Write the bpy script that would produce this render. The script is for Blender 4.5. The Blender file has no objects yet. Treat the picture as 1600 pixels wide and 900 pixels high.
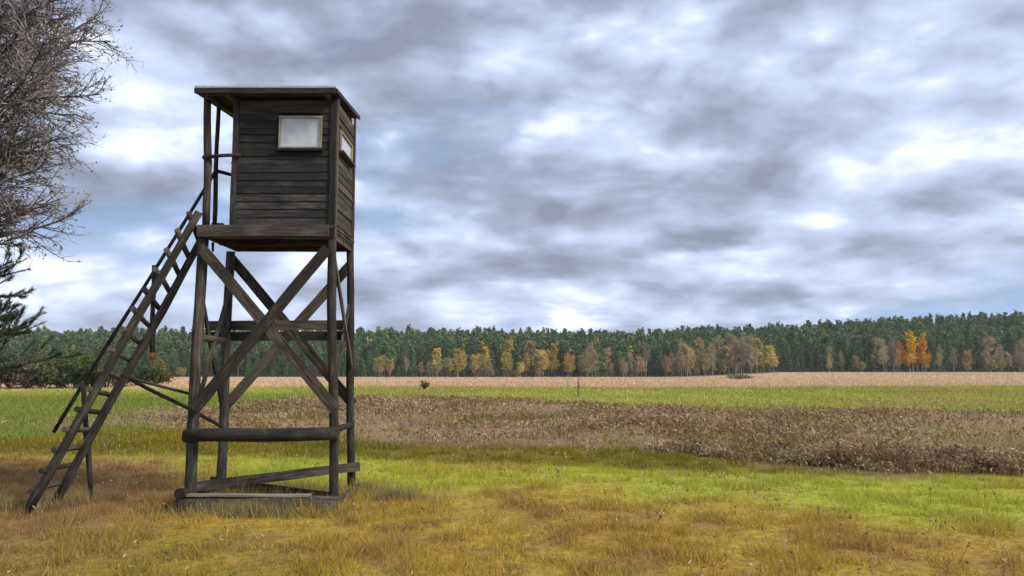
import bpy, bmesh, math, random
import numpy as np
from mathutils import Vector, Matrix
random.seed(7)
rng = np.random.default_rng(7)
S = bpy.context.scene
COL = S.collection

# ------------------------------------------------------------------ camera
HAZE = 0.00017                    # per metre
FPX = 1250.0                      # focal length in pixels of the 1600 px wide photograph
HZ = 573.0                        # horizon row
EYE = 1.75
PITCH = math.atan((HZ - 450) / FPX)
cam = bpy.data.cameras.new('camera')
cam.sensor_width = 36
cam.lens = 36 * FPX / 1600
cam.clip_start = 0.05
cam.clip_end = 8000
co = bpy.data.objects.new('camera', cam)
COL.objects.link(co)
co.location = (0, 0, EYE)
co.rotation_euler = (math.pi / 2 + PITCH, 0, 0)
S.camera = co

# ------------------------------------------------------------------ world
SUN_EL, SUN_AZ = math.radians(38), math.radians(118)      # azimuth clockwise from +Y
SUNDIR = Vector((math.sin(SUN_AZ) * math.cos(SUN_EL), math.cos(SUN_AZ) * math.cos(SUN_EL), math.sin(SUN_EL)))


class NT:
    """tiny helper to write node trees as expressions"""
    def __init__(s, tree):
        s.t = tree
        s.n = tree.nodes
        s.l = tree.links

    def new(s, typ, **kw):
        n = s.n.new(typ)
        for k, v in kw.items():
            setattr(n, k, v)
        return n

    def put(s, sock, v):
        if hasattr(v, 'node'):
            s.l.new(v, sock)
        else:
            sock.default_value = v

    def m(s, op, a, b=0.0, c=0.0, clamp=False):
        n = s.new('ShaderNodeMath', operation=op, use_clamp=clamp)
        s.put(n.inputs[0], a)
        s.put(n.inputs[1], b)
        if op in ('MULTIPLY_ADD',):
            s.put(n.inputs[2], c)
        return n.outputs[0]

    def v(s, op, a, b=(0, 0, 0), scale=None):
        n = s.new('ShaderNodeVectorMath', operation=op)
        s.put(n.inputs[0], a)
        if op != 'SCALE' and len(n.inputs) > 1:
            s.put(n.inputs[1], b)
        if scale is not None:
            s.put(n.inputs['Scale'], scale)
        return n.outputs['Value'] if op in ('DOT_PRODUCT', 'LENGTH') else n.outputs[0]

    def noise(s, vec, scale, detail=4, rough=0.5, dist=0.0, col=False):
        n = s.new('ShaderNodeTexNoise')
        s.put(n.inputs['Vector'], vec)
        n.inputs['Scale'].default_value = scale
        n.inputs['Detail'].default_value = detail
        n.inputs['Roughness'].default_value = rough
        n.inputs['Distortion'].default_value = dist
        return n.outputs['Color' if col else 'Fac']

    def rng(s, x, a, b, c=0.0, d=1.0, smooth=True):
        n = s.new('ShaderNodeMapRange')
        n.interpolation_type = 'SMOOTHSTEP' if smooth else 'LINEAR'
        s.put(n.inputs[0], x)
        for i, q in enumerate((a, b, c, d)):
            n.inputs[i + 1].default_value = q
        return n.outputs[0]

    def mix(s, f, a, b, mode='MIX'):
        n = s.new('ShaderNodeMix', data_type='RGBA', blend_type=mode)
        s.put(n.inputs[0], f)
        for sk, q in ((n.inputs[6], a), (n.inputs[7], b)):
            if isinstance(q, tuple) and len(q) == 3:
                q = q + (1,)
            s.put(sk, q)
        return n.outputs[2]

    def ramp(s, f, stops, interp='LINEAR'):
        n = s.new('ShaderNodeValToRGB')
        cr = n.color_ramp
        cr.interpolation = interp
        while len(cr.elements) < len(stops):
            cr.elements.new(0.5)
        for e, (p, c) in zip(cr.elements, stops):
            e.position = p
            e.color = tuple(c) + (1,)
        s.put(n.inputs[0], f)
        return n.outputs[0]


def pixdir(px, py):
    x = (px - 800) / FPX
    y = (450 - py) / FPX
    c, s_ = math.cos(PITCH), math.sin(PITCH)
    return Vector((x, c - y * s_, s_ + y * c))


W = bpy.data.worlds.new('World')
S.world = W
W.use_nodes = True
k = NT(W.node_tree)
k.n.clear()
out = k.new('ShaderNodeOutputWorld')
sky = k.new('ShaderNodeTexSky', sky_type='NISHITA')
sky.sun_disc = False
sky.sun_elevation = SUN_EL
sky.sun_rotation = SUN_AZ
bg_sky = k.new('ShaderNodeBackground')
bg_sky.inputs[1].default_value = 0.15
k.l.new(sky.outputs[0], bg_sky.inputs[0])
D = k.new('ShaderNodeTexCoord').outputs['Generated']
k.l.new(k.v('NORMALIZE', k.v('ADD', D, (0, 0, .25))), sky.inputs[0])
sep = k.new('ShaderNodeSeparateXYZ')
k.l.new(D, sep.inputs[0])
z = k.m('MAXIMUM', sep.outputs[2], 0.0)
den = k.m('ADD', z, 0.24)
comb = k.new('ShaderNodeCombineXYZ')
k.put(comb.inputs[0], k.m('MULTIPLY', k.m('DIVIDE', sep.outputs[0], den), 0.80))
k.put(comb.inputs[1], k.m('DIVIDE', sep.outputs[1], den))
comb.inputs[2].default_value = 3.7
P0 = comb.outputs[0]
warp = k.noise(P0, 1.6, 4, 0.55, 0, True)
P1 = k.v('ADD', P0, k.v('SCALE', k.v('SUBTRACT', warp, (.5, .5, .5)), scale=0.30))
Pup = k.v('MULTIPLY', P1, (0.965, 0.93, 1.0))
n_here = k.noise(P1, 2.3, 9, 0.56)
n_lo = k.noise(P1, 2.3, 3, 0.5)
n_up = k.noise(Pup, 2.3, 3, 0.5)
n_big = k.noise(P1, 0.9, 2, 0.5)
n_fine = k.noise(P1, 8.0, 7, 0.6)
# bright and dark cloud masses where the photograph has them (angular bumps, broken up by the noise)
wd = k.v('NORMALIZE', k.v('ADD', D, k.v('SCALE', k.v('SUBTRACT', k.noise(P0, 3.0, 6, 0.6, 0, True), (.5, .5, .5)), scale=0.10)))
wsep = k.new('ShaderNodeSeparateXYZ')
k.l.new(wd, wsep.inputs[0])
waz = k.m('ARCTAN2', wsep.outputs[0], wsep.outputs[1])
wel = k.m('ARCSINE', wsep.outputs[2])
bumps = [  # px, py, half width px, half height px, strength
    (1395, 50, 75, 38, .34), (1350, 285, 80, 36, .30), (1060, 255, 90, 24, .26), (720, 222, 100, 20, .32),
    (935, 182, 100, 22, .28), (225, 240, 85, 40, .42), (590, 260, 55, 50, .30), (900, 508, 100, 14, .34),
    (1210, 485, 60, 12, .22), (1560, 235, 90, 22, .24), (1140, 402, 90, 9, .22), (700, 95, 120, 18, .12),
    (790, 335, 210, 55, -.22), (1200, 385, 330, 22, -.15), (1250, 190, 150, 45, -.13), (480, 60, 220, 60, -.10),
    (850, 130, 260, 26, -.12), (620, 180, 90, 40, -.12), (170, 380, 160, 50, -.10), (1560, 90, 100, 60, -.08),
]
tot = 0.0
for px, py, hw, hh, st in bumps:
    d = pixdir(px, py).normalized()
    az, el = math.atan2(d.x, d.y), math.asin(d.z)
    a = k.m('MULTIPLY', k.m('SUBTRACT', waz, az), FPX / hw * math.cos(el))
    b = k.m('MULTIPLY', k.m('SUBTRACT', wel, el), FPX / hh)
    r2 = k.m('ADD', k.m('MULTIPLY', a, a), k.m('MULTIPLY', b, b))
    g = k.m('MULTIPLY', k.m('POWER', 2.718, k.m('MULTIPLY', r2, -0.6)), st)
    tot = k.m('ADD', tot, g)
edge = k.m('MULTIPLY', k.m('SUBTRACT', n_lo, n_up), 1.2)
val = k.m('ADD', k.m('ADD', 0.515, edge), k.m('MULTIPLY', k.m('SUBTRACT', n_here, 0.5), -0.55))
val = k.m('ADD', val, k.m('MULTIPLY', k.m('SUBTRACT', n_big, 0.5), -0.35))
val = k.m('ADD', val, k.m('MULTIPLY', k.m('SUBTRACT', n_fine, 0.5), 0.15))
Q0 = k.v('ADD', k.v('MULTIPLY', D, (1, 1, 2.1)), k.v('SCALE', k.v('SUBTRACT', warp, (.5, .5, .5)), scale=0.10))
pf_here = k.noise(Q0, 4.6, 8, 0.52)
pf_lo = k.noise(Q0, 4.6, 5, 0.5)
pf_up = k.noise(k.v('ADD', Q0, (0, 0, .065)), 4.6, 4, 0.48)
val = k.m('ADD', val, k.m('MULTIPLY', k.m('SUBTRACT', pf_lo, pf_up), 1.9))
val = k.m('ADD', val, k.m('MULTIPLY', k.m('SUBTRACT', pf_here, 0.5), -0.70))
for sc, amp in ((5.0, .42), (11.0, .26), (23.0, .14)):      # rounded cumulus heads with creases between them
    nb = k.noise(k.v('ADD', Q0, (1.3 * sc, 2.1, .7)), sc, 1.5, 0.5)
    bl = k.m('ABSOLUTE', k.m('MULTIPLY', k.m('SUBTRACT', nb, .5), 2.0))
    val = k.m('ADD', val, k.m('MULTIPLY', k.m('SUBTRACT', bl, .22), amp))
val = k.m('ADD', k.m('MULTIPLY', k.m('SUBTRACT', val, .5), 1.18), .555)
val = k.m('ADD', val, tot, clamp=True)
cloud = k.ramp(val, [(0.0, (.21, .245, .32)), (.28, (.30, .35, .46)), (.48, (.40, .47, .63)), (.66, (.50, .58, .76)), (.84, (.70, .77, .89)), (1.0, (.90, .90, .89))])
bg_cloud = k.new('ShaderNodeBackground')
k.l.new(cloud, bg_cloud.inputs[0])
bg_cloud.inputs[1].default_value = 1.0
gap = k.noise(k.v('ADD', P1, (4.2, 1.7, 0)), 1.15, 5, 0.55)
gapm = k.m('MULTIPLY', k.rng(gap, 0.50, 0.66), k.rng(val, 0.80, 0.50))
gapm = k.m('MULTIPLY', gapm, 0.85)
ms = k.new('ShaderNodeMixShader')
k.l.new(gapm, ms.inputs[0])
k.l.new(bg_cloud.outputs[0], ms.inputs[1])
k.l.new(bg_sky.outputs[0], ms.inputs[2])
k.l.new(ms.outputs[0], out.inputs[0])

# ------------------------------------------------------------------ sun and exposure
sun = bpy.data.lights.new('sun', 'SUN')
sun.energy = 3.0
sun.angle = math.radians(14)
sun.color = (1.0, 0.93, 0.82)
so = bpy.data.objects.new('sun', sun)
COL.objects.link(so)
so.rotation_euler = SUNDIR.to_track_quat('Z', 'Y').to_euler()
so.location = (20, -20, 40)
S.view_settings.view_transform = 'Standard'
S.view_settings.look = 'None'
S.view_settings.exposure = 0.46
S.view_settings.gamma = 1.0
S.view_settings.use_curve_mapping = False
S.render.engine = 'CYCLES'
S.cycles.max_bounces = 5
S.cycles.transparent_max_bounces = 8


# ------------------------------------------------------------------ pixel helpers
def P(px, py, Y):
    d = pixdir(px, py)
    t = Y / d.y
    return Vector((d.x * t, Y, EYE + d.z * t))


def PX(px, py, X):
    d = pixdir(px, py)
    t = X / d.x
    return Vector((X, d.y * t, EYE + d.z * t))


def G(px, py):
    d = pixdir(px, py)
    t = -EYE / d.z
    return Vector((d.x * t, d.y * t, 0))


# ------------------------------------------------------------------ materials
def new_mat(name):
    m_ = bpy.data.materials.new(name)
    m_.use_nodes = True
    t = NT(m_.node_tree)
    b = t.n['Principled BSDF']
    return m_, t, b


def wood_mat(name, dark, mid, light, moss=0.15):
    m_, t, b = new_mat(name)
    tc = t.new('ShaderNodeTexCoord').outputs['Object']
    oi = t.new('ShaderNodeObjectInfo').outputs['Random']
    off = t.new('ShaderNodeCombineXYZ')
    for i in range(3):
        t.put(off.inputs[i], t.m('MULTIPLY', oi, 37.0 + 11 * i))
    c = t.v('ADD', tc, off.outputs[0])
    st = t.v('MULTIPLY', c, (1, 1, 0.07))
    grain = t.noise(st, 42, 6, 0.65)
    grain2 = t.noise(st, 130, 3, 0.6)
    blot = t.noise(t.v('MULTIPLY', c, (1, 1, .35)), 5.5, 4, 0.6)
    f = t.m('ADD', t.m('MULTIPLY', grain, .62), t.m('MULTIPLY', blot, .38))
    f = t.m('ADD', f, t.m('MULTIPLY', t.m('SUBTRACT', grain2, .5), .22))
    f = t.m('ADD', f, t.m('MULTIPLY', t.m('SUBTRACT', oi, .5), .22))
    colr = t.ramp(f, [(.30, dark), (.50, mid), (.72, light)])
    geo = t.new('ShaderNodeNewGeometry')
    sil = t.m('MULTIPLY', t.rng(t.noise(t.v('MULTIPLY', c, (1, 1, .25)), 7.0, 5, .65), .56, .72), .45)
    colr = t.mix(sil, colr, t.mix(.5, colr, (.20, .185, .165)))
    crack = t.rng(t.noise(t.v('MULTIPLY', c, (1, 1, .03)), 60, 2, .5), .34, .28)
    colr = t.mix(t.m('MULTIPLY', crack, .8), colr, (.006, .005, .005))
    mo = t.m('MULTIPLY', t.rng(t.noise(geo.outputs['Position'], 3.1, 5, .65), .52, .72), moss)
    colr = t.mix(mo, colr, (.075, .085, .03))
    t.l.new(colr, b.inputs['Base Color'])
    b.inputs['Roughness'].default_value = .82
    b.inputs['Specular IOR Level'].default_value = .25
    bp = t.new('ShaderNodeBump')
    bp.inputs['Strength'].default_value = .55
    bp.inputs['Distance'].default_value = .012
    t.l.new(f, bp.inputs['Height'])
    t.l.new(bp.outputs[0], b.inputs['Normal'])
    return m_


M_LOG = wood_mat('weathered log', (.010, .0085, .0075), (.029, .024, .020), (.14, .118, .092), .40)
M_BRD = wood_mat('weathered board', (.010, .0085, .0075), (.030, .024, .019), (.14, .115, .09), .30)
M_PLK = wood_mat('dark stained plank', (.0075, .007, .0066), (.020, .0185, .0175), (.068, .062, .056), .12)
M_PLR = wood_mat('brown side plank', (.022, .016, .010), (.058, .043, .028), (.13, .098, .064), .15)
M_FSC = wood_mat('reddish fascia board', (.020, .015, .013), (.055, .041, .035), (.15, .12, .10), .08)
M_PALE = wood_mat('pale bare wood', (.15, .145, .10), (.25, .24, .17), (.36, .34, .26), .1)


def simple_mat(name, colr, rough=.6, spec=.4, var=.15, scale=20):
    m_, t, b = new_mat(name)
    geo = t.new('ShaderNodeNewGeometry')
    n = t.noise(geo.outputs['Position'], scale, 5, .6)
    lo = tuple(x * (1 - var) for x in colr)
    hi = tuple(min(1, x * (1 + var)) for x in colr)
    t.l.new(t.ramp(n, [(.3, lo), (.7, hi)]), b.inputs['Base Color'])
    b.inputs['Roughness'].default_value = rough
    b.inputs['Specular IOR Level'].default_value = spec
    return m_


M_FELT = simple_mat('roofing felt', (.045, .045, .048), .9, .2, .3)
M_METAL = simple_mat('zinc edge strip', (.36, .37, .38), .5, .5, .2)
M_PANE = simple_mat('pane with painted sky', (.40, .43, .45), .18, .5, .25, 4)  # opaque panel, the sky's reflection painted into its pale colour
M_RUST = simple_mat('rusty tip', (.30, .10, .03), .8, .2, .3)


def attr_mat(name, rough=.8, spec=.15, trans=.25, objvar=0.0, sat=1.0):
    """foliage: colour attribute 'tint', a little light passing through"""
    m_, t, b = new_mat(name)
    at = t.new('ShaderNodeAttribute', attribute_name='tint').outputs['Color']
    if objvar:
        oi = t.new('ShaderNodeObjectInfo').outputs['Random']
        hs = t.new('ShaderNodeHueSaturation')
        t.put(hs.inputs['Hue'], t.m('ADD', .5, t.m('MULTIPLY', t.m('SUBTRACT', oi, .5), .05 * objvar)))
        r2 = t.m('FRACT', t.m('MULTIPLY', oi, 17.3))
        t.put(hs.inputs['Value'], t.m('ADD', 1.0, t.m('MULTIPLY', t.m('SUBTRACT', r2, .5), .75 * objvar)))
        t.put(hs.inputs['Saturation'], t.m('ADD', 1.0, t.m('MULTIPLY', t.m('SUBTRACT', t.m('FRACT', t.m('MULTIPLY', oi, 7.7)), .5), .3 * objvar)))
        t.put(hs.inputs['Color'], at)
        at = hs.outputs[0]
    t.l.new(at, b.inputs['Base Color'])
    b.inputs['Roughness'].default_value = rough
    b.inputs['Specular IOR Level'].default_value = spec
    if trans:
        tr = t.new('ShaderNodeBsdfTranslucent')
        t.l.new(at, tr.inputs[0])
        mx = t.new('ShaderNodeMixShader')
        mx.inputs[0].default_value = trans
        t.l.new(b.outputs[0], mx.inputs[1])
        t.l.new(tr.outputs[0], mx.inputs[2])
        t.l.new(mx.outputs[0], t.n['Material Output'].inputs[0])
    return m_


M_LEAF = attr_mat('foliage', objvar=1.0)
M_TRUNK = attr_mat('tree bark', trans=0, objvar=.6)
M_FOREST = attr_mat('forest foliage')
M_GRASS = attr_mat('grass blades', spec=.05, trans=.30)
M_TWIG = attr_mat('twigs', trans=0)


# ------------------------------------------------------------------ mesh helpers
WM = {}


def link(o, M=None, parent=None):
    COL.objects.link(o)
    M = M or Matrix.Identity(4)
    WM[o.name] = M
    if parent is not None:
        o.parent = parent
        o.matrix_basis = WM[parent.name].inverted() @ M
    else:
        o.matrix_basis = M
    return o


def empty(name, loc, label, cat, group=None, M=None):
    o = bpy.data.objects.new(name, None)
    o.empty_display_size = .3
    link(o, M or Matrix.Translation(loc))
    o['label'] = label
    o['category'] = cat
    if group:
        o['group'] = group
    return o


def np_mesh(name, V, F, mat, tint=None, smooth=False):
    """V (n,3), F (m,3 or 4) arrays; tint (n,3) per vertex"""
    me = bpy.data.meshes.new(name)
    V = np.asarray(V, np.float32)
    F = np.asarray(F, np.int32)
    me.vertices.add(len(V))
    me.vertices.foreach_set('co', V.ravel())
    nf, s = F.shape
    me.loops.add(nf * s)
    me.loops.foreach_set('vertex_index', F.ravel())
    me.polygons.add(nf)
    me.polygons.foreach_set('loop_start', np.arange(nf, dtype=np.int32) * s)
    me.polygons.foreach_set('loop_total', np.full(nf, s, np.int32))
    if smooth:
        me.polygons.foreach_set('use_smooth', np.ones(nf, bool))
    if tint is not None:
        a = me.color_attributes.new('tint', 'FLOAT_COLOR', 'POINT')
        c = np.ones((len(V), 4), np.float32)
        c[:, :3] = tint
        a.data.foreach_set('color', c.ravel())
    me.update(calc_edges=True)
    me.materials.append(mat)
    return me


def axis_matrix(p0, p1, nrm):
    """local Z along p0->p1, local Y close to nrm (thickness), local X the width"""
    zz = (p1 - p0).normalized()
    xx = Vector(nrm).cross(zz).normalized()
    yy = zz.cross(xx).normalized()
    M = Matrix((xx, yy, zz)).transposed().to_4x4()
    M.translation = p0
    return M


def board(name, p0, p1, w, t, mat, parent, nrm=(0, 1, 0), rough=.004, bev=.006):
    p0, p1 = Vector(p0), Vector(p1)
    L = (p1 - p0).length
    bm = bmesh.new()
    n = max(1, min(6, int(L / .35)))
    rows = []
    for i in range(n + 1):
        f = i / n
        jw, jt = random.uniform(-rough, rough), random.uniform(-rough, rough) * .7
        rows.append([bm.verts.new((sx * (w / 2 + random.uniform(-rough, rough) * .6) + jw, sy * t / 2 + jt, f * L)) for sx, sy in ((-1, -1), (1, -1), (1, 1), (-1, 1))])
    for a, b in zip(rows, rows[1:]):
        for q in range(4):
            bm.faces.new((a[q], a[(q + 1) % 4], b[(q + 1) % 4], b[q]))
    bm.faces.new(rows[0][::-1])
    bm.faces.new(rows[-1])
    if bev:
        es = [e for e in bm.edges if abs((e.verts[0].co - e.verts[1].co).z) > 1e-4 or True]
        es = [e for e in es if len(e.link_faces) == 2 and e.calc_face_angle(0) > .8]
        bmesh.ops.bevel(bm, geom=es, offset=min(bev, t * .3), segments=1, affect='EDGES')
    bmesh.ops.recalc_face_normals(bm, faces=bm.faces)
    me = bpy.data.meshes.new(name)
    bm.to_mesh(me)
    bm.free()
    me.materials.append(mat)
    return link(bpy.data.objects.new(name, me), axis_matrix(p0, p1, nrm), parent)


def log(name, p0, p1, r0, r1, mat, parent, sides=12, wob=.012, step=.28):
    p0, p1 = Vector(p0), Vector(p1)
    L = (p1 - p0).length
    n = max(2, int(L / step))
    bm = bmesh.new()
    rows = []
    ph = random.uniform(0, 6)
    for i in range(n + 1):
        f = i / n
        r = r0 + (r1 - r0) * f
        bell = math.sin(math.pi * f)
        ox = wob * math.sin(ph + f * 5) * bell
        oy = wob * math.cos(ph * 1.7 + f * 4) * bell
        kn = 1 + random.uniform(-.05, .07)
        rows.append([bm.verts.new((ox + math.cos(6.2832 * q / sides) * r * kn * random.uniform(.96, 1.04), oy + math.sin(6.2832 * q / sides) * r * kn * random.uniform(.96, 1.04), f * L)) for q in range(sides)])
    for a, b in zip(rows, rows[1:]):
        for q in range(sides):
            fc = bm.faces.new((a[q], a[(q + 1) % sides], b[(q + 1) % sides], b[q]))
            fc.smooth = True
    bm.faces.new(rows[0][::-1])
    bm.faces.new(rows[-1])
    me = bpy.data.meshes.new(name)
    bm.to_mesh(me)
    bm.free()
    me.materials.append(mat)
    return link(bpy.data.objects.new(name, me), axis_matrix(p0, p1, (0.03, 1, .02)), parent)


# ------------------------------------------------------------------ value noise in numpy
_tab = rng.random((256, 256))


def vnoise(x, y):
    xi, yi = np.floor(x).astype(int), np.floor(y).astype(int)
    fx, fy = x - xi, y - yi
    fx, fy = fx * fx * (3 - 2 * fx), fy * fy * (3 - 2 * fy)
    a, b = _tab[xi % 256, yi % 256], _tab[(xi + 1) % 256, yi % 256]
    c, d = _tab[xi % 256, (yi + 1) % 256], _tab[(xi + 1) % 256, (yi + 1) % 256]
    return (a * (1 - fx) + b * fx) * (1 - fy) + (c * (1 - fx) + d * fx) * fy


def fbm(x, y, o=4):
    s, a, t = 0, .5, 0
    for i in range(o):
        s = s + a * vnoise(x * 2 ** i + 17 * i, y * 2 ** i + 31 * i)
        t += a
        a *= .5
    return s / t


def sstep(a, b, x):
    t = np.clip((x - a) / (b - a), 0, 1)
    return t * t * (3 - 2 * t)


# ------------------------------------------------------------------ terrain
def px_of(X, Y):
    return 800 + FPX * X / np.maximum(Y, 1.0)


def terrain(X, Y):
    X, Y = np.asarray(X, float), np.asarray(Y, float)
    zz = (fbm(X * .35 + 50, Y * .35 + 50, 4) - .5) * .10 * sstep(1, 6, Y)
    right = sstep(50, 105, X)
    zz = zz + sstep(55, 300, Y) * (-2.0 + 1.75 * right)
    zz = zz + sstep(305, 440, Y) * np.interp(X, [-200, -90, 0, 40, 100, 150, 200, 300], [11.0, 11.6, 10.4, 9.4, 9.6, 11.8, 15.2, 19])
    zz = zz + sstep(430, 900, Y) * -12
    return zz


# field boundaries, photographed rows turned into depth over X
def bound(pts):
    g = [G(px, py) for px, py in pts]
    g.sort(key=lambda q: q.x)
    xs, ys = [q.x for q in g], [q.y for q in g]
    return lambda X: np.interp(X, xs, ys)


B1 = bound([(-200, 730), (0, 726), (300, 742), (560, 770), (800, 782), (1100, 795), (1400, 808), (1700, 815)])
B2 = bound([(-200, 712), (0, 713), (300, 716), (560, 720), (800, 727), (1100, 738), (1350, 743), (1600, 742), (1800, 740)])
B3 = bound([(-300, 662), (0, 664), (180, 662), (300, 668), (560, 684), (800, 697), (1000, 708), (1300, 737), (1600, 746), (1900, 750)])
B4 = bound([(-300, 655), (0, 655), (180, 640), (300, 634), (560, 622), (700, 620), (900, 631), (1100, 637), (1300, 640), (1600, 646), (1900, 650)])
B5 = bound([(-400, 612), (0, 611), (300, 607), (560, 603), (900, 605), (1600, 603), (2000, 603)])
BL = bound([(-300, 684), (0, 684), (300, 672)])         # left: green to olive


def field(X, Y):
    """albedo of the ground cover at a place, and the weight of the brown weed belt"""
    X, Y = np.asarray(X, float), np.asarray(Y, float)
    w = (fbm(X * .55, Y * .25, 4) - .5)
    wb = (fbm(X * .12 + 9, Y * .06 + 4, 4) - .5)
    def ss(b, soft, amp):
        bb = b(X)
        return sstep(-soft, soft, (Y + w * amp * bb * .1 + wb * amp * bb * .06) / bb - 1)
    n1 = fbm(X * .8 + 3, Y * .5 + 8, 4)[..., None]
    n2 = fbm(X * 3.1 + 13, Y * 2.1 + 28, 3)[..., None]
    n3 = fbm(X * .25 + 33, Y * .2 + 2, 3)[..., None]
    def mixc(a, b, f):
        return np.array(a) * (1 - f) + np.array(b) * f
    ochre = mixc((.41, .255, .050), (.47, .325, .052), sstep(.35, .65, n1))
    ochre = mixc(ochre, (.28, .17, .07), sstep(.50, .72, n2) * .55)
    ochre = mixc(ochre, (.27, .24, .035), sstep(.52, .68, n3) * .6)
    rgt = sstep(1.5, 6.0, X)[..., None]
    ochre = mixc(ochre, (.50, .29, .07), rgt * .35)
    left = sstep(-3.2, -5.5, X)[..., None]
    ochre = mixc(ochre, mixc((.26, .150, .072), (.33, .195, .078), n2), left * .9)
    contact_shade = np.maximum(np.exp(-(((X + 3.1) / 1.0) ** 2 + ((Y - 10.6) / .75) ** 2) ** 1.5), np.exp(-(((X + 6.1) / .75) ** 2 + ((Y - 10.35) / .55) ** 2) ** 1.5))  # contact shade under tower and ladder foot, painted in as brown earth
    contact_shade = (sstep(.25, .8, contact_shade + (n2[..., 0] - .5) * .9))[..., None]
    ochre = mixc(ochre, mixc((.14, .095, .055), (.20, .14, .08), n2), contact_shade * .8)
    green = mixc((.42, .42, .05), (.33, .43, .05), sstep(.4, .65, n3))
    green = mixc(green, (.42, .34, .05), sstep(.5, .68, n1) * .7)
    olive = mixc((.215, .175, .010), (.16, .14, .008), sstep(.4, .6, n1))
    olive = mixc(olive, (.27, .20, .05), sstep(.55, .7, n2) * .5)
    weed = mixc((.28, .175, .11), (.33, .23, .13), sstep(.4, .65, n2))
    weed = mixc(weed, (.25, .21, .06), sstep(.46, .64, n1) * .7)
    weed = mixc(weed, (.38, .26, .15), sstep(.45, .65, n3) * .5)
    lgreen = mixc((.16, .215, .035), (.23, .25, .05), n1)
    fgreen = mixc((.40, .38, .085), (.33, .36, .07), sstep(.4, .6, n3))
    fgreen = mixc(fgreen, (.36, .28, .10), sstep(.5, .7, fbm(X * .15, Y * .08, 3)[..., None]) * .6)
    pink = mixc((.62, .42, .28), (.58, .43, .26), n3)
    c = mixc(ochre, green, ss(B1, .10, 3.5)[..., None])
    c = mixc(c, olive, ss(B2, .02, .5)[..., None])
    inweed = ss(B3, .09, 2.5) * (1 - ss(B4, .08, 2.5)) * sstep(-16.5, -13.0, X + w * 5)
    c = mixc(c, lgreen, (ss(BL, .08, 1.5) * sstep(-9.0, -11.5, X + w * 3))[..., None])
    c = mixc(c, fgreen, ss(B4, .10, 2.0)[..., None] * (1 - (ss(BL, .08, 1.5) * sstep(-8.5, -11.5, X) * sstep(60, 40, Y))[..., None]))
    c = mixc(c, weed, inweed[..., None])
    c = mixc(c, pink, ss(B5, .06, .6)[..., None])
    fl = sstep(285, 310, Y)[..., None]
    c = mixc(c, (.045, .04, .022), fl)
    return np.clip(c, .005, .8), inweed


nr, nc = 420, 360
rowsY = np.concatenate([np.linspace(-25, 3, 12)[:-1], 3 * (1400 / 3) ** np.linspace(0, 1, nr - 11)])
U = np.linspace(-1, 1, nc)
Yg = np.repeat(rowsY[:, None], nc, 1)
Xg = U[None, :] * (16 + 1.15 * np.maximum(Yg, 0))
Zg = terrain(Xg, Yg)
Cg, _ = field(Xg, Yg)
idx = np.arange(nr * nc).reshape(nr, nc)
Fg = np.stack([idx[:-1, :-1], idx[:-1, 1:], idx[1:, 1:], idx[1:, :-1]], -1).reshape(-1, 4)
M_GROUND, t, b = new_mat('meadow soil and thatch')
at = t.new('ShaderNodeAttribute', attribute_name='tint').outputs['Color']
pos = t.new('ShaderNodeNewGeometry').outputs['Position']
nz = t.noise(pos, 9.0, 8, .7)
nz2 = t.noise(t.v('MULTIPLY', pos, (1, .5, 1)), 1.4, 5, .6)
cc = t.mix(t.rng(nz, .3, .7), t.mix(1.0, at, (.52, .50, .48), 'MULTIPLY'), t.mix(1.0, at, (1.10, 1.08, 1.04), 'MULTIPLY'))
cc = t.mix(t.rng(nz2, .45, .7, 0, .35), cc, t.mix(1.0, at, (.75, .72, .75), 'MULTIPLY'))
t.l.new(cc, b.inputs['Base Color'])
b.inputs['Roughness'].default_value = .95
b.inputs['Specular IOR Level'].default_value = .1
bp = t.new('ShaderNodeBump')
bp.inputs['Strength'].default_value = .8
bp.inputs['Distance'].default_value = .05
t.l.new(nz, bp.inputs['Height'])
t.l.new(bp.outputs[0], b.inputs['Normal'])
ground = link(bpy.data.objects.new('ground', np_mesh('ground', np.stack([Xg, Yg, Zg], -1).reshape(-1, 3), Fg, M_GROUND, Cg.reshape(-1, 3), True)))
ground['kind'] = 'structure'
ground['label'] = 'autumn meadow in ochre, green and brown bands'

# ------------------------------------------------------------------ the raised hide
F_, R_ = 10.1, 11.22
tower = empty('hunting_tower', (-3.1, (F_ + R_) / 2, 0), 'dark weathered wooden hunting tower with boarded cabin on four braced log legs', 'hunting tower')
fl0, fl1 = P(297, 772, F_), P(318, 360, F_)
fr0, fr1 = P(521, 780, F_), P(519, 366, F_)
rl0, rl1 = P(345, 752, R_), P(361, 386, R_)
rr0, rr1 = P(549, 760, R_), P(547, 382, R_)
ZF = P(400, 351, F_ - .1).z            # top of the platform
for a, bq, r in ((fl0, fl1, .072), (fr0, fr1, .060), (rl0, rl1, .066), (rr0, rr1, .056)):
    d = (bq - a).normalized()
    base = a - d * ((a.z + .03) / d.z)
    top = a + d * ((ZF - .17 - a.z) / d.z)
    log('leg', base, top, r * 1.02, r * .92, M_LOG, tower, wob=.016)


def on(a, bq, zz):
    f = (zz - a.z) / (bq.z - a.z)
    return a + (bq - a) * f


# front and rear cross braces
board('brace', P(512, 388, F_ - .125), P(303, 640, F_ - .125), .135, .036, M_BRD, tower)
board('brace', P(317, 390, F_ - .086), P(524, 640, F_ - .086), .135, .036, M_BRD, tower)
board('brace', P(360, 402, R_ + .085), P(552, 632, R_ + .085), .135, .036, M_BRD, tower)
board('brace', P(547, 414, R_ + .124), P(347, 640, R_ + .124), .135, .036, M_BRD, tower)
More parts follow.
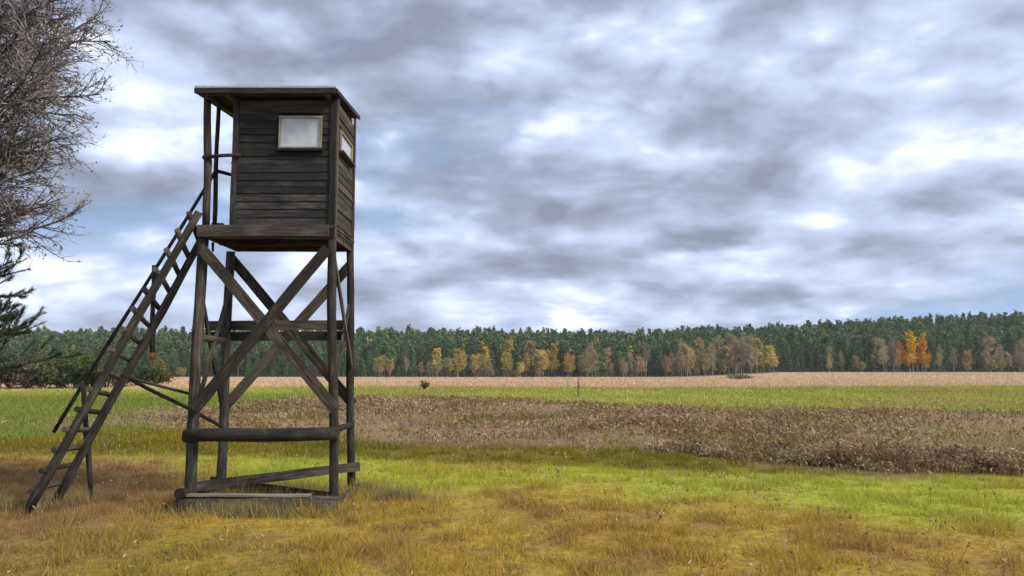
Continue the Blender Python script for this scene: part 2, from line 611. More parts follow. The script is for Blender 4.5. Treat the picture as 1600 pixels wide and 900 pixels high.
# side braces
for pa, pb, za, zb, qa, qb, o1 in ((fl0, fl1, 2.75, 1.20, rl0, rl1, -.018), (fl0, fl1, 1.25, 2.85, rl0, rl1, .018), (fr0, fr1, 3.15, 1.75, rr0, rr1, .018), (fr0, fr1, 1.30, 2.60, rr0, rr1, -.018)):
    board('brace', on(pa, pb, za) + Vector((o1, .03, 0)), on(qa, qb, zb) + Vector((o1, -.03, 0)), .075, .03, M_BRD, tower, (1, 0, 0))
# rails
log('rail', P(288, 681, F_ - .115), P(529, 677, F_ - .115), .082, .078, M_LOG, tower)
board('rail', P(326, 509, R_ + .084), P(551, 508, R_ + .084), .135, .04, M_BRD, tower)
board('rail', P(322, 526, R_ + .09), P(553, 525, R_ + .09), .125, .045, M_BRD, tower)
log('rail', on(fr0, fr1, .95) + Vector((0, .03, 0)), on(rr0, rr1, .95) + Vector((0, -.03, 0)), .04, .04, M_LOG, tower)
log('rail', on(fl0, fl1, 2.12) + Vector((0, .03, 0)), on(rl0, rl1, 2.12) + Vector((0, -.03, 0)), .045, .045, M_LOG, tower)
# footing: sill in front, side sill, two crossing floor struts
sg = G(400, 797)
sx0, sx1 = P(279, 784, F_ - .13).x, P(530, 784, F_ - .13).x
log('sill', (sx0, F_ - .15, .085), (sx1, F_ - .15, .085), .10, .095, M_LOG, tower, wob=.02)
log('sill', (sx0 + .07, F_ - .30, .235), (rl0.x - .05, R_ + .15, .10), .065, .06, M_LOG, tower)
log('sill', (P(522, 780, F_).x + .03, F_ - .14, .09), (rr0.x + .10, R_ + .15, .08), .06, .06, M_LOG, tower)
board('strut', P(300, 761, F_ + .10), P(562, 729, R_ - .09), .12, .045, M_BRD, tower)
board('strut', P(330, 752, R_ - .085), P(528, 778, F_ + .11), .12, .045, M_BRD, tower)
board('sill_plank', (sx0 + .12, F_ - .16, .197), (sx1 - .35, F_ - .15, .190), .13, .022, M_PALE, tower, (0, 0, 1))

# platform
XL = P(312, 358, F_ - .1).x
XR = P(523, 358, F_ - .1).x
YF, YB = F_ - .075, R_ + .10
platform = board('platform', (XL + .03, (YF + YB) / 2, ZF - .045), (XR - .03, (YF + YB) / 2, ZF - .045), YB - YF, .012, M_BRD, tower, (0, 0, 1), rough=0, bev=0)
nb = 9
for i in range(nb):
    wy = (YB - YF) / nb
    yy = YF + (i + .5) * wy
    board('floor_board', (XL + random.uniform(0, .01), yy, ZF - .018), (XR + random.uniform(-.01, 0), yy, ZF - .018), wy - .008, .03, M_BRD, platform, (0, 0, 1), rough=.001, bev=.003)
for yy in (F_ - .01, (F_ + R_) / 2, R_ + .03):
    board('joist', (XL + .02, yy, ZF - .11), (XR - .02, yy, ZF - .11), .11, .07, M_BRD, platform, (0, 1, 0))
for xx in (XL + .05, XR - .05):
    board('edge_beam', (xx, YF + .12, ZF - .112), (xx, YB, ZF - .112), .09, .05, M_BRD, platform, (1, 0, 0))
board('fascia', (XL - .03, YF - .022, ZF - .075), (XR - .075, YF - .022, ZF - .075), .15, .035, M_FSC, platform, (0, 1, 0))

# cabin: weatherboards on four sides
CXL, CXR = P(366, 260, F_).x, P(521, 250, F_).x
CYF, CYR = F_ - .02, R_ + .02
roofZF = P(400, 139, F_ - .28).z
roofZR = P(557, 182, R_ + .12).z


def roofz(y):
    return roofZF + (roofZR - roofZF) * (y - (F_ - .28)) / (R_ + .12 - F_ + .28)


def cabin_wall(label, a, bq, nrm, z0, ztopf, mat, hole=None):
    """a->bq along the wall (left to right seen from outside); planks as children of a thin frame"""
    a, bq = Vector(a), Vector(bq)
    along = (bq - a).normalized()
    L = (bq - a).length
    nrm = Vector(nrm)
    bm = bmesh.new()
    inn = -nrm * .035
    studs = [.03, L - .03] + ([hole[0] - .02, hole[1] + .02] if hole else [L / 2])
    for s in studs:
        p = a + along * s + inn
        zt = ztopf(p.y) - .02
        for vv in (bmesh.ops.create_cube(bm, size=1)['verts'],):
            for v in vv:
                loc = v.co.copy()
                q = p + along * (loc.x * .05) + nrm * (loc.y * .04)
                v.co = Vector((q.x, q.y, (z0 + zt) / 2 + loc.z * (zt - z0)))
    me = bpy.data.meshes.new('wall_frame')
    org = Matrix.Translation((a + bq) / 2 + Vector((0, 0, z0)))
    bm.transform(org.inverted())
    bm.to_mesh(me)
    bm.free()
    me.materials.append(M_BRD)
    wall = link(bpy.data.objects.new('cabin_wall', me), org, tower)
    wall['label'] = label
    zc = z0
    while zc < ztopf(a.y) + .05:
        h = random.uniform(.082, .112)
        z1 = zc + h
        segs = [(0, L)]
        if hole and z1 > hole[2] + .01 and zc < hole[3] - .01:
            segs = [(0, hole[0]), (hole[1], L)]
        for s0, s1 in segs:
            mid = a + along * ((s0 + s1) / 2)
            zt = min(ztopf((a + along * s0).y), ztopf((a + along * s1).y)) - .012
            zz1 = min(z1, zt)
            if zz1 - zc < .03:
                continue
            zmid = (zc + zz1) / 2
            tilt = (nrm * 1 + Vector((0, 0, random.uniform(.07, .13)))).normalized()
            off = nrm * (.012 + random.uniform(-.005, .005))
            dz = random.uniform(-.003, .003)
            p0 = a + along * (s0 + random.uniform(0, .006)) + off + Vector((0, 0, zmid - a.z + dz))
            p1 = a + along * (s1 - random.uniform(0, .006)) + off + Vector((0, 0, zmid - a.z + random.uniform(-.003, .003)))
            board('plank', p0, p1, (zz1 - zc) + .004, .020, mat, wall, tilt, rough=.0015, bev=.003)
        zc = z1 - .002
    return wall


rt = lambda y: roofz(y) - .05
fwin0, fwin1 = P(437, 182, F_ - .05), P(503, 233, F_ - .05)
hole_f = (fwin0.x - CXL + .03, fwin1.x - CXL - .03, fwin1.z + .03, fwin0.z - .03)
cabin_wall('dark front wall of the cabin', (CXL, CYF, ZF + .004), (CXR, CYF, ZF + .004), (0, -1, 0), ZF + .004, rt, M_PLK, hole_f)
swa, swb = PX(529, 203, CXR + .03), PX(547, 237, CXR + .03)
swz1, swz0 = PX(529, 203, CXR + .03).z, PX(529, 236, CXR + .03).z
hole_s = (swa.y - CYF + .02, swb.y - CYF - .02, swz0 + .02, swz1 - .02)
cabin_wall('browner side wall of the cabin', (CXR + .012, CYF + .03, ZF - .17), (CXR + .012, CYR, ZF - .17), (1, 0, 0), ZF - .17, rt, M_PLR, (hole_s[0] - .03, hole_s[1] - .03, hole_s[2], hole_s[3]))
cabin_wall('rear wall of the cabin', (CXR - .02, CYR, ZF + .004), (CXL, CYR, ZF + .004), (0, 1, 0), ZF + .004, rt, M_PLK)
lw = cabin_wall('doorway wall of the cabin beside the landing', (CXL, CYR - .03, ZF + .004), (CXL, CYF + .62, ZF + .004), (-1, 0, 0), ZF + .004, rt, M_PLK)
# door, ajar in its frame on the landing side
door = board('door', (CXL - .012, CYF + .33, ZF + .03), (CXL - .012, CYF + .33, roofz(F_) - .10), .56, .03, M_PLK, tower, (1, 0, 0))
log('door_handle', (CXL - .028, CYF + .12, ZF + .85), (CXL - .075, CYF + .12, ZF + .85), .014, .014, M_METAL, door, 8, 0)
# corner boards
for xx, yy, w, nr_ in ((CXR + .006, CYF - .034, .075, (0, 1, 0)), (CXL + .02, CYF - .034, .07, (0, 1, 0))):
    board('corner_board', (xx, yy, ZF - (.16 if xx > -2.6 else -.006)), (xx, yy, roofz(yy) - .055), w, .022, M_PLK, tower, nr_)
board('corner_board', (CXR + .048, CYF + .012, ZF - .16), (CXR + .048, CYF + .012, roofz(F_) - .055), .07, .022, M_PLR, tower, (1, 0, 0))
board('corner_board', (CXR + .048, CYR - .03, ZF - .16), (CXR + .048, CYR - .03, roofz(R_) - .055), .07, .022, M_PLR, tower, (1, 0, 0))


def window(name, c0, ax, nrm, w, h, label):
    """frame of four pale battens, pane painted pale like reflected sky, sill; c0 = lower left corner of the outside"""
    c0, ax, nrm = Vector(c0), Vector(ax), Vector(nrm)
    up = Vector((0, 0, 1))
    pane = board('window', c0 + ax * (w / 2) + up * .02, c0 + ax * (w / 2) + up * (h - .02), w - .03, .010, M_PANE, tower, nrm, rough=0, bev=.002)
    pane['label'] = label
    o = nrm * .016
    fw = .024
    board('window_frame', c0 + o + up * fw / 2, c0 + o + ax * w + up * fw / 2, fw, .026, M_PALE, pane, nrm, rough=.001, bev=.003)
    board('window_frame', c0 + o + up * (h - fw / 2), c0 + o + ax * w + up * (h - fw / 2), fw, .026, M_PALE, pane, nrm, rough=.001, bev=.003)
    for s in (fw / 2, w - fw / 2):
        board('window_frame', c0 + o + ax * s + up * (fw + .001), c0 + o + ax * s + up * (h - fw - .001), fw, .024, M_PALE, pane, nrm, rough=.001, bev=.003)
    s = board('window_sill', c0 + nrm * .03 - ax * .02 - up * .016, c0 + nrm * .03 + ax * (w + .02) - up * .016, .03, .075, M_PLK, pane, nrm, rough=.001, bev=.003)
    return pane


window('window', (fwin0.x, CYF - .030, fwin1.z), (1, 0, 0), (0, -1, 0), fwin1.x - fwin0.x, fwin0.z - fwin1.z, 'window, painted pale like reflected sky, in the front wall')
window('window', (CXR + .044, swa.y, swz0), (0, 1, 0), (1, 0, 0), swb.y - swa.y, swz1 - swz0, 'window, painted pale like reflected sky, in the side wall')

# roof
rx0, rx1 = P(306, 136, F_ - .28).x, P(524, 139, F_ - .28).x
ry0, ry1 = F_ - .28, R_ + .13
sl = Vector((0, ry1 - ry0, roofZR - roofZF)).normalized()
upn = Vector((1, 0, 0)).cross(sl)
cF = Vector(((rx0 + rx1) / 2, ry0, roofZF))
RL = math.hypot(ry1 - ry0, roofZR - roofZF)
roof = board('roof', cF + upn * .004, cF + sl * RL + upn * .004, rx1 - rx0 + .02, .010, M_FELT, tower, upn, rough=.0, bev=.002)
nrb = 12
for i in range(nrb):
    s = (i + .5) * RL / nrb
    p = cF + sl * s - upn * .016
    board('roof_board', (rx0 + random.uniform(0, .012), p.y, p.z), (rx1 - random.uniform(0, .012), p.y, p.z), RL / nrb - .006, .024, M_BRD, roof, upn, rough=.001, bev=.002)
for xx in (rx0 + .10, CXL - .05, CXR - .06):
    p0, p1 = cF + sl * .05 - upn * .058, cF + sl * (RL - .03) - upn * .058
    board('rafter', (xx, p0.y, p0.z), (xx, p1.y, p1.z), .055, .055, M_BRD, roof, upn)
board('roof_fascia', (rx0 - .008, ry0 - .012, roofZF - .022), (rx1 + .008, ry0 - .012, roofZF - .022), .07, .022, M_PLK, roof, (0, 1, 0), bev=.003)
board('edge_strip', (rx0 - .010, ry0 - .010, roofZF + .022), (rx1 + .010, ry0 - .010, roofZF + .022), .034, .012, M_METAL, roof, (0, 1, 0), rough=.001, bev=.002)
for xx in (rx0 - .012, rx1 + .012):
    q0, q1 = cF + sl * .005 - upn * .018, cF + sl * RL - upn * .018
    board('verge_board', (xx, q0.y, q0.z), (xx, q1.y, q1.z), .05, .022, M_BRD, roof, (1, 0, 0), bev=.003)

# landing: posts and rails
pf0 = P(322, 352, F_ - .02)
pf1 = P(323, 155, F_ - .02)
log('post', (pf0.x, F_ - .02, ZF - .02), (pf1.x + .01, F_ - .02, roofz(F_) - .035), .050, .045, M_LOG, tower)
YM = 10.42
pm = P(337, 300, YM)
log('post', (pm.x, YM, ZF - .02), (pm.x, YM, roofz(YM) - .035), .030, .028, M_LOG, tower, 10)
log('landing_rail', P(317, 246, F_ - .075), P(376, 242, F_ - .085), .026, .024, M_LOG, tower, 10)
rs = P(338, 267, YM)
log('landing_rail', rs, (CXL - .05, R_ - .05, P(363, 281, R_ - .1).z), .024, .022, M_LOG, tower, 10)
board('post_foot', (pm.x - .05, YM + .05, ZF + .055), (pm.x + .10, YM + .05, ZF + .055), .10, .05, M_BRD, tower)
log('hanging_stub', (P(333, 374, F_ + .2).x, F_ + .2, ZF - .18), (P(333, 386, F_ + .2).x, F_ + .2, ZF - .30), .02, .016, M_LOG, tower, 8)

# ------------------------------------------------------------------ ladder
gl = G(60, 792)
ladder = empty('ladder', (gl.x, gl.y + .25, 0), 'long sloping log ladder with round rungs and handrail leading up to the landing', 'ladder')
n0 = G(40, 800)
n1 = P(311, 331, F_ - .03)
f0 = G(87, 782)
f1 = P(321, 362, YM - .12)
n0.z = f0.z = -.02
rn = log('side_rail', n0, n1, .056, .048, M_LOG, ladder, wob=.02)
rf = log('side_rail', f0, f1, .060, .048, M_LOG, ladder, wob=.02)
upl = Vector((-.75, 0, .55)).normalized()
NR = 15
for i in range(NR):
    f = .065 + .905 * i / (NR - 1)
    a = n0 + (n1 - n0) * f + upl * .056
    bq = f0 + (f1 - f0) * f + upl * .056
    d = (bq - a).normalized()
    log('rung', a - d * random.uniform(.08, .13), bq + d * random.uniform(.04, .08), .036, .032, M_LOG, ladder, 9, .008, .2)
yh = f0.y + .06
h0 = P(84, 675, yh)
h1 = P(339, 264, YM - .06)
log('handrail', h0, h1, .026, .022, M_LOG, ladder, 10, .012)


def hr(px):
    f = (px - 84) / (339 - 84)
    return h0 + (h1 - h0) * f


p1a = hr(243) + Vector((0, -.03, .04))
p1b = P(238, 552, p1a.y)
hp = log('handrail_post', p1a, p1b, .030, .034, M_LOG, ladder, 10, .008)
log('rusty_tip', p1b + Vector((0, 0, .008)), P(238, 562, p1a.y), .036, .030, M_RUST, hp, 10, 0)
p2a = hr(131) + Vector((0, -.02, .04))
g2 = G(143, 780)
log('handrail_post', p2a, (p2a.x + .06, (p2a.y + g2.y) / 2, P(138, 690, p2a.y).z), .030, .034, M_LOG, ladder, 10, .006)
log('prop', P(134, 668, p2a.y), (g2.x, g2.y, -.03), .040, .026, M_LOG, ladder, 10, .006)
log('brace', P(196, 588, f0.y - .04), P(349, 668, R_ - .07), .026, .024, M_LOG, ladder, 10)
log('brace', P(190, 586, F_ + .07), P(300, 616, F_ + .07), .020, .018, M_LOG, ladder, 10)

# ------------------------------------------------------------------ geometry accumulators for plants


class Acc:
    def __init__(s):
        s.V, s.F, s.C, s.n = [], [], [], 0

    def add(s, V, F, C):
        V = np.asarray(V, float).reshape(-1, 3)
        F = np.asarray(F, int)
        if F.shape[1] == 3:
            F = np.concatenate([F, F[:, 2:]], 1)       # kept as triangles on build
        s.V.append(V)
        s.F.append(F + s.n)
        C = np.asarray(C, float)
        s.C.append(np.broadcast_to(C, V.shape) if C.ndim == 1 else C)
        s.n += len(V)

    def tube(s, pts, r, c, sides=4):
        pts = np.asarray(pts, float)
        r = np.asarray(r, float)
        n = len(pts)
        d = np.gradient(pts, axis=0)
        d /= np.linalg.norm(d, axis=1)[:, None] + 1e-9
        ref = np.array((.31, .22, .93)) if abs(d[0, 2]) < .9 else np.array((.9, .3, .1))
        u = np.cross(d, ref)
        u /= np.linalg.norm(u, axis=1)[:, None] + 1e-9
        v = np.cross(d, u)
        a = np.arange(sides) * 2 * math.pi / sides
        V = pts[:, None, :] + r[:, None, None] * (np.cos(a)[None, :, None] * u[:, None, :] + np.sin(a)[None, :, None] * v[:, None, :])
        F = []
        for i in range(n - 1):
            for q in range(sides):
                q2 = (q + 1) % sides
                F.append((i * sides + q, i * sides + q2, (i + 1) * sides + q2, (i + 1) * sides + q))
        s.add(V.reshape(-1, 3), F, c)

    def quads(s, ctr, size, c, asp=1.0, flat=0.0):
        """leaf faces at ctr (n,3), random orientation"""
        n = len(ctr)
        u = rng.normal(size=(n, 3))
        u /= np.linalg.norm(u, axis=1)[:, None]
        w = rng.normal(size=(n, 3))
        w[:, 2] += flat * 3
        v = np.cross(w, u)
        v /= np.linalg.norm(v, axis=1)[:, None] + 1e-9
        sz = np.broadcast_to(size, (n,))[:, None] * rng.uniform(.7, 1.3, (n, 1))
        a, bq = u * sz * asp, v * sz
        V = np.stack([ctr - a, ctr + bq * .55, ctr + a, ctr - bq * .55], 1).reshape(-1, 3)
        F = np.arange(n * 4).reshape(n, 4)
        C = np.repeat(np.asarray(c) if np.ndim(c) == 2 else np.broadcast_to(c, (n, 3)), 4, 0)
        s.add(V, F, C)

    def spikes(s, base, d, L, w, c):
        """n thin triangles from base along d"""
        n = len(base)
        side = np.cross(d, rng.normal(size=(n, 3)))
        side /= np.linalg.norm(side, axis=1)[:, None] + 1e-9
        L = np.broadcast_to(L, (n,))[:, None]
        w = np.broadcast_to(w, (n,))[:, None]
        V = np.stack([base - side * w / 2, base + side * w / 2, base + d * L], 1).reshape(-1, 3)
        F = np.arange(n * 3).reshape(n, 3)
        C = np.repeat(np.asarray(c) if np.ndim(c) == 2 else np.broadcast_to(c, (n, 3)), 3, 0)
        s.add(V, F, C)

    def arrays(s):
        return np.concatenate(s.V), np.concatenate(s.F), np.concatenate(s.C)

    def mesh(s, name, mat, smooth=False):
        V, F, C = s.arrays()
        tri = F[:, 2] == F[:, 3]
        if tri.all():
            return np_mesh(name, V, F[:, :3], mat, C, smooth)
        if not tri.any():
            return np_mesh(name, V, F, mat, C, smooth)
        q = F[~tri]
        T = np.concatenate([F[tri][:, :3], q[:, [0, 1, 2]], q[:, [0, 2, 3]]])
        return np_mesh(name, V, T, mat, C, smooth)


def shade(base, n, var=.25, hue=.10):
    base = np.asarray(base, float)
    f = rng.uniform(1 - var, 1 + var, (n, 1))
    h = 1 + rng.uniform(-hue, hue, (n, 3))
    return np.clip(base * f * h, .003, .9)


# ------------------------------------------------------------------ far trees: prototypes
def proto_pine(h, rx_, dens, low, colr):
    cr, tr = Acc(), Acc()
    zz = np.linspace(0, h * .97, 7)
    tr.tube(np.stack([rng.normal(0, .06, 7), rng.normal(0, .06, 7), zz], 1), np.linspace(.20, .05, 7), (.10, .065, .042), 6)
    for i in range(int(dens)):
        f = low + (1 - low) * rng.random() ** .8
        rad = rx_ * (1.02 - f) ** .55 * 1.35 * (0.55 + .45 * min(1, (f - low) / .15))
        ang = rng.uniform(0, 6.283)
        rr = rad * math.sqrt(rng.uniform(.05, 1))
        c = np.array((math.cos(ang) * rr, math.sin(ang) * rr, f * h + rng.normal(0, .2)))
        m_ = 6
        pts = c + rng.normal(size=(m_, 3)) * np.array((.45, .45, .26))
        cr.quads(pts, .42, shade(np.array(colr) * rng.uniform(.7, 1.3), m_, .25), 1.2, .4)
        if i % 6 == 0:
            tr.tube([(0, 0, c[2] - .4), c], [.05, .02], (.085, .06, .045), 3)
    return tr, cr


def proto_spruce(h, rx_, dens, colr):
    cr, tr = Acc(), Acc()
    tr.tube([(0, 0, 0), (0, 0, h * .5), (0, 0, h)], [.2, .12, .03], (.07, .05, .04), 6)
    for i in range(int(dens)):
        f = rng.random() ** 1.3
        rad = rx_ * (1 - f) + .12
        ang = rng.uniform(0, 6.283)
        rr = rad * rng.uniform(.45, 1.05)
        c = np.array((math.cos(ang) * rr, math.sin(ang) * rr, h * (.08 + .92 * f) - rr * .25))
        m_ = 5
        pts = c + rng.normal(size=(m_, 3)) * np.array((.28, .28, .16))
        cr.quads(pts, .32, shade(np.array(colr) * rng.uniform(.7, 1.25), m_, .25), 1.2, .5)
    return tr, cr


def proto_birch(h, rx_, nleaf, colr, bare=False):
    cr, tr = Acc(), Acc()
    zz = np.linspace(0, h * .9, 6)
    bend = rng.normal(0, .12, (6, 2)).cumsum(0)
    bend[0] = 0
    path = np.concatenate([bend, zz[:, None]], 1)
    tr.tube(path, np.linspace(.12, .03, 6), (.24, .215, .19), 6)
    nb_ = 26
    tips = []
    for i in range(nb_):
        f = rng.uniform(.22, .95)
        j = np.array([np.interp(f * h * .9, zz, path[:, q]) for q in range(3)])
        ang = rng.uniform(0, 6.283)
        L = rx_ * (1.15 - .7 * f) * rng.uniform(.6, 1.15)
        e = j + np.array((math.cos(ang) * L, math.sin(ang) * L, L * rng.uniform(.6, 1.3)))
        tr.tube([j, (j + e) / 2 + (0, 0, .1), e], [.035, .025, .012], (.17, .14, .13), 3)
        tips.append((j, e))
    T = tips
    if bare:
        n_ = 800
        ids = rng.integers(0, nb_, n_)
        f = rng.uniform(.3, 1.05, n_)[:, None]
        b0 = np.array([T[q][0] for q in ids]) * (1 - f) + np.array([T[q][1] for q in ids]) * f
        d = rng.normal(size=(n_, 3)) * .6 + np.array((0, 0, .7))
        d /= np.linalg.norm(d, axis=1)[:, None]
        cr.spikes(b0, d, rng.uniform(.5, 1.3, n_), .085, shade(colr, n_, .3))
        nleaf = nleaf // 4
    ids = rng.integers(0, nb_, nleaf)
    f = rng.uniform(.25, 1.1, nleaf)[:, None]
    b0 = np.array([T[q][0] for q in ids]) * (1 - f) + np.array([T[q][1] for q in ids]) * f + rng.normal(size=(nleaf, 3)) * .28
    cr.quads(b0, .25, shade(colr, nleaf, .3), 1.2)
    return tr, cr


PINE, SPR = (.105, .165, .050), (.090, .150, .050)
KINDS = {
    'pine': [proto_pine(h, r, 115, lo, c) for h, r, lo, c in ((17, 2.3, .45, PINE), (15.5, 2.6, .38, (.108, .165, .058)), (18.5, 2.2, .52, (.098, .158, .056)), (14, 2.2, .35, (.112, .165, .062)))],
    'spruce': [proto_spruce(h, r, 150, c) for h, r, c in ((15.5, 2.4, SPR), (12, 2.1, (.088, .155, .050)), (8, 1.8, (.095, .155, .048)))],
    'gold': [proto_birch(h, r, 1100, c) for h, r, c in ((10, 2.2, (.50, .37, .09)), (8, 2.1, (.46, .37, .14)), (11, 2.1, (.44, .36, .12)))],
    'orange': [proto_birch(h, r, 800, c) for h, r, c in ((12.5, 2.1, (.56, .31, .035)), (11, 1.9, (.54, .27, .04)))],
    'bare': [proto_birch(h, r, 420, c, True) for h, r, c in ((11, 1.9, (.38, .30, .17)), (9.5, 1.9, (.42, .31, .16)), (12, 2.0, (.36, .30, .17)))],
    'willow': [proto_birch(h, r, 700, c) for h, r, c in ((5.5, 2.2, (.27, .24, .08)), (4.5, 2.0, (.22, .20, .07)))],
}
MESH = {}
for kn, lst in KINDS.items():
    MESH[kn] = [(t_.mesh('far_trunk', M_TRUNK), c_.mesh('far_crown', M_LEAF)) for t_, c_ in lst]
INFO = {
    'pine': ('pine_tree', 'tall dark green pine in the front ranks of the far forest', 'pine tree', 'pines at the edge of the far forest'),
    'spruce': ('spruce_tree', 'cone-shaped dark green spruce in the front ranks of the far forest', 'spruce tree', 'spruces at the edge of the far forest'),
    'gold': ('birch_tree', 'golden yellow autumn birch standing before the dark far forest', 'birch tree', 'yellow birches at the forest edge'),
    'orange': ('birch_tree', 'bright orange autumn birch glowing against the dark far forest', 'birch tree', 'orange birches at the forest edge'),
    'bare': ('birch_tree', 'nearly leafless brownish birch with pale trunk at the far forest edge', 'birch tree', 'bare birches at the forest edge'),
    'willow': ('willow_shrub', 'rounded pale olive willow shrub at the foot of the far forest', 'shrub', 'willow shrubs at the forest edge'),
}


FAR = .76


def far_tree(kind, X, Y, s=1.0, label=None, group=None):
    nm, lb, cat, grp = INFO[kind]
    tm, cm = random.choice(MESH[kind])
    zz = float(terrain(X, Y)) - .15
    s *= FAR
    M = Matrix.Translation((X, Y, zz)) @ Matrix.Rotation(random.uniform(0, 6.28), 4, 'Z') @ Matrix.Diagonal((s * random.uniform(.8, 1.2), s * random.uniform(.8, 1.2), s * random.uniform(.86, 1.12), 1))
    e = empty(nm, None, label or lb, cat, group or (None if label else grp), M)
    link(bpy.data.objects.new('trunk', tm), M, e)
    link(bpy.data.objects.new('crown', cm), M, e)
    return e


def at_px(px, Y):
    return (px - 800) / FPX * Y


# autumn trees the photograph singles out
def band(kind, pxs, Y0, Y1, s0, s1, label=None, group=None):
    for px in pxs:
        Y = random.uniform(Y0, Y1)
        far_tree(kind, at_px(px + random.uniform(-4, 4), Y), Y, random.uniform(s0, s1), label, group)


def cluster(kind, x0, x1, n_, Y0, Y1, s0, s1, label=None, group=None):
    band(kind, [random.uniform(x0, x1) for _ in range(n_)], Y0, Y1, s0, s1, label, group)


cluster('gold', 584, 612, 6, 288, 304, .9, 1.5, 'golden birch in the small group nearest the tower legs at the forest edge', 'birches nearest the tower')
cluster('gold', 678, 760, 22, 284, 310, .7, 1.5, 'golden birch in the long row behind rounded willow shrubs and the lone meadow shrub', 'birches behind the lone meadow shrub')
cluster('gold', 786, 866, 22, 284, 310, .7, 1.7, 'golden birch in the tall group behind the two thin meadow saplings', 'birches behind the saplings')
cluster('orange', 866, 892, 3, 296, 304, 1.0, 1.4, 'orange birch at the end of the tall golden group behind the saplings', 'orange birches behind the saplings')
cluster('gold', 890, 912, 3, 290, 302, .9, 1.2)
cluster('gold', 1176, 1204, 6, 284, 300, 1.2, 1.8, 'golden birch closing the dense stand of leafless birches', 'birches closing the leafless stand')
cluster('orange', 1402, 1442, 7, 284, 300, 1.1, 1.8, 'bright orange birch in the glowing clump between leafless birches', 'glowing orange birches')
cluster('gold', 1498, 1512, 2, 288, 296, .9, 1.3, 'golden birch of the lone pair beyond the glowing orange clump', 'pair of birches beyond the orange clump')
cluster('gold', 1552, 1562, 2, 288, 296, .7, 1.0, 'small golden birch among the last leafless birches on the hill side', 'small birches on the hill side')
cluster('bare', 615, 780, 7, 286, 302, .6, 1.1)
cluster('bare', 912, 1035, 20, 286, 306, .7, 1.5)
cluster('bare', 1036, 1182, 60, 278, 306, .9, 1.75, 'nearly leafless tan birch in the dense stand behind the low spreading shrub', 'dense stand of leafless birches')
cluster('bare', 1200, 1350, 8, 288, 302, .6, 1.2)
cluster('bare', 1362, 1402, 8, 284, 302, 1.0, 1.8, 'tall leafless birch close against the glowing orange clump', 'leafless birches beside the orange clump')
cluster('bare', 1444, 1490, 6, 286, 302, .7, 1.2)
cluster('bare', 1530, 1640, 20, 282, 302, .9, 1.75, 'leafless birch at the foot of the highest wooded hill', 'leafless birches under the hill')
cluster('willow', 670, 860, 14, 278, 290, .5, 1.3)
cluster('willow', 1040, 1240, 10, 278, 290, .5, 1.2)
cluster('willow', 270, 310, 3, 280, 288, .8, 1.2)
cluster('willow', 1330, 1600, 6, 280, 290, .5, 1.1)
# the dark front ranks
cnt = 0
for px in np.arange(-60, 1670, 7.2):
    Y = random.uniform(298, 326)
    kd = 'spruce' if random.random() < .3 else 'pine'
    far_tree(kd, at_px(px + random.uniform(-6, 6), Y), Y, random.uniform(.82, 1.1))
for px in np.arange(-55, 1660, 22):
    Y = random.uniform(299, 308)
    far_tree('spruce', at_px(px + random.uniform(-6, 6), Y), Y, random.uniform(.55, .85))

# the wood behind them, one mass up the slope
wood = Acc()
vers = [t_ for kd in ('pine', 'pine', 'spruce') for t_ in KINDS[kd]]
light = []
for _, c_ in vers:
    V, F, C = c_.arrays()
    nf = len(F)
    sel = rng.permutation(nf)[:120]
    Vq = V[F[sel].ravel()].reshape(-1, 4, 3)
    ctr = Vq.mean(1, keepdims=True)
    Vq = ctr + (Vq - ctr) * 1.9
    Cq = C[F[sel].ravel()]
    light.append((Vq.reshape(-1, 3), Cq))
nw = 5200
for i in range(nw):
    Y = 322 + 190 * (i / nw) ** 1.25 + random.uniform(-4, 4)
    X = random.uniform(-.80, .80) * Y
    V, C = random.choice(light)
    a = random.uniform(0, 6.28)
    s = random.uniform(.90, 1.08) * FAR
    ca, sa = math.cos(a) * s, math.sin(a) * s
    V2 = np.stack([V[:, 0] * ca - V[:, 1] * sa + X, V[:, 0] * sa + V[:, 1] * ca + Y, V[:, 2] * s + float(terrain(X, Y))], 1)
    f = random.uniform(.70, 1.35)
    col = C * f * np.array((random.uniform(.85, 1.3), 1, random.uniform(.8, 1.2)))
    if random.random() < .03:
        col = C * np.array((3.2, 1.9, 1.2))
    wood.add(V2, np.arange(len(V2)).reshape(-1, 4), col)
for i in range(600):                      # young growth under the first ranks
    Y = random.uniform(318, 372)
    X = random.uniform(-.76, .76) * Y
    V, C = random.choice(light[-3:])
    s = random.uniform(.4, .6)
    V2 = V * s + np.array((X, Y, float(terrain(X, Y)) - .4))
    wood.add(V2, np.arange(len(V2)).reshape(-1, 4), C * random.uniform(.7, 1.2))
wo = link(bpy.data.objects.new('pine_forest', wood.mesh('pine_forest', M_FOREST)))
wo['kind'] = 'stuff'
wo['label'] = 'dense dark green pine forest covering the low hills'
wo['category'] = 'forest'

# ------------------------------------------------------------------ nearer shrubs on the left and in the meadow


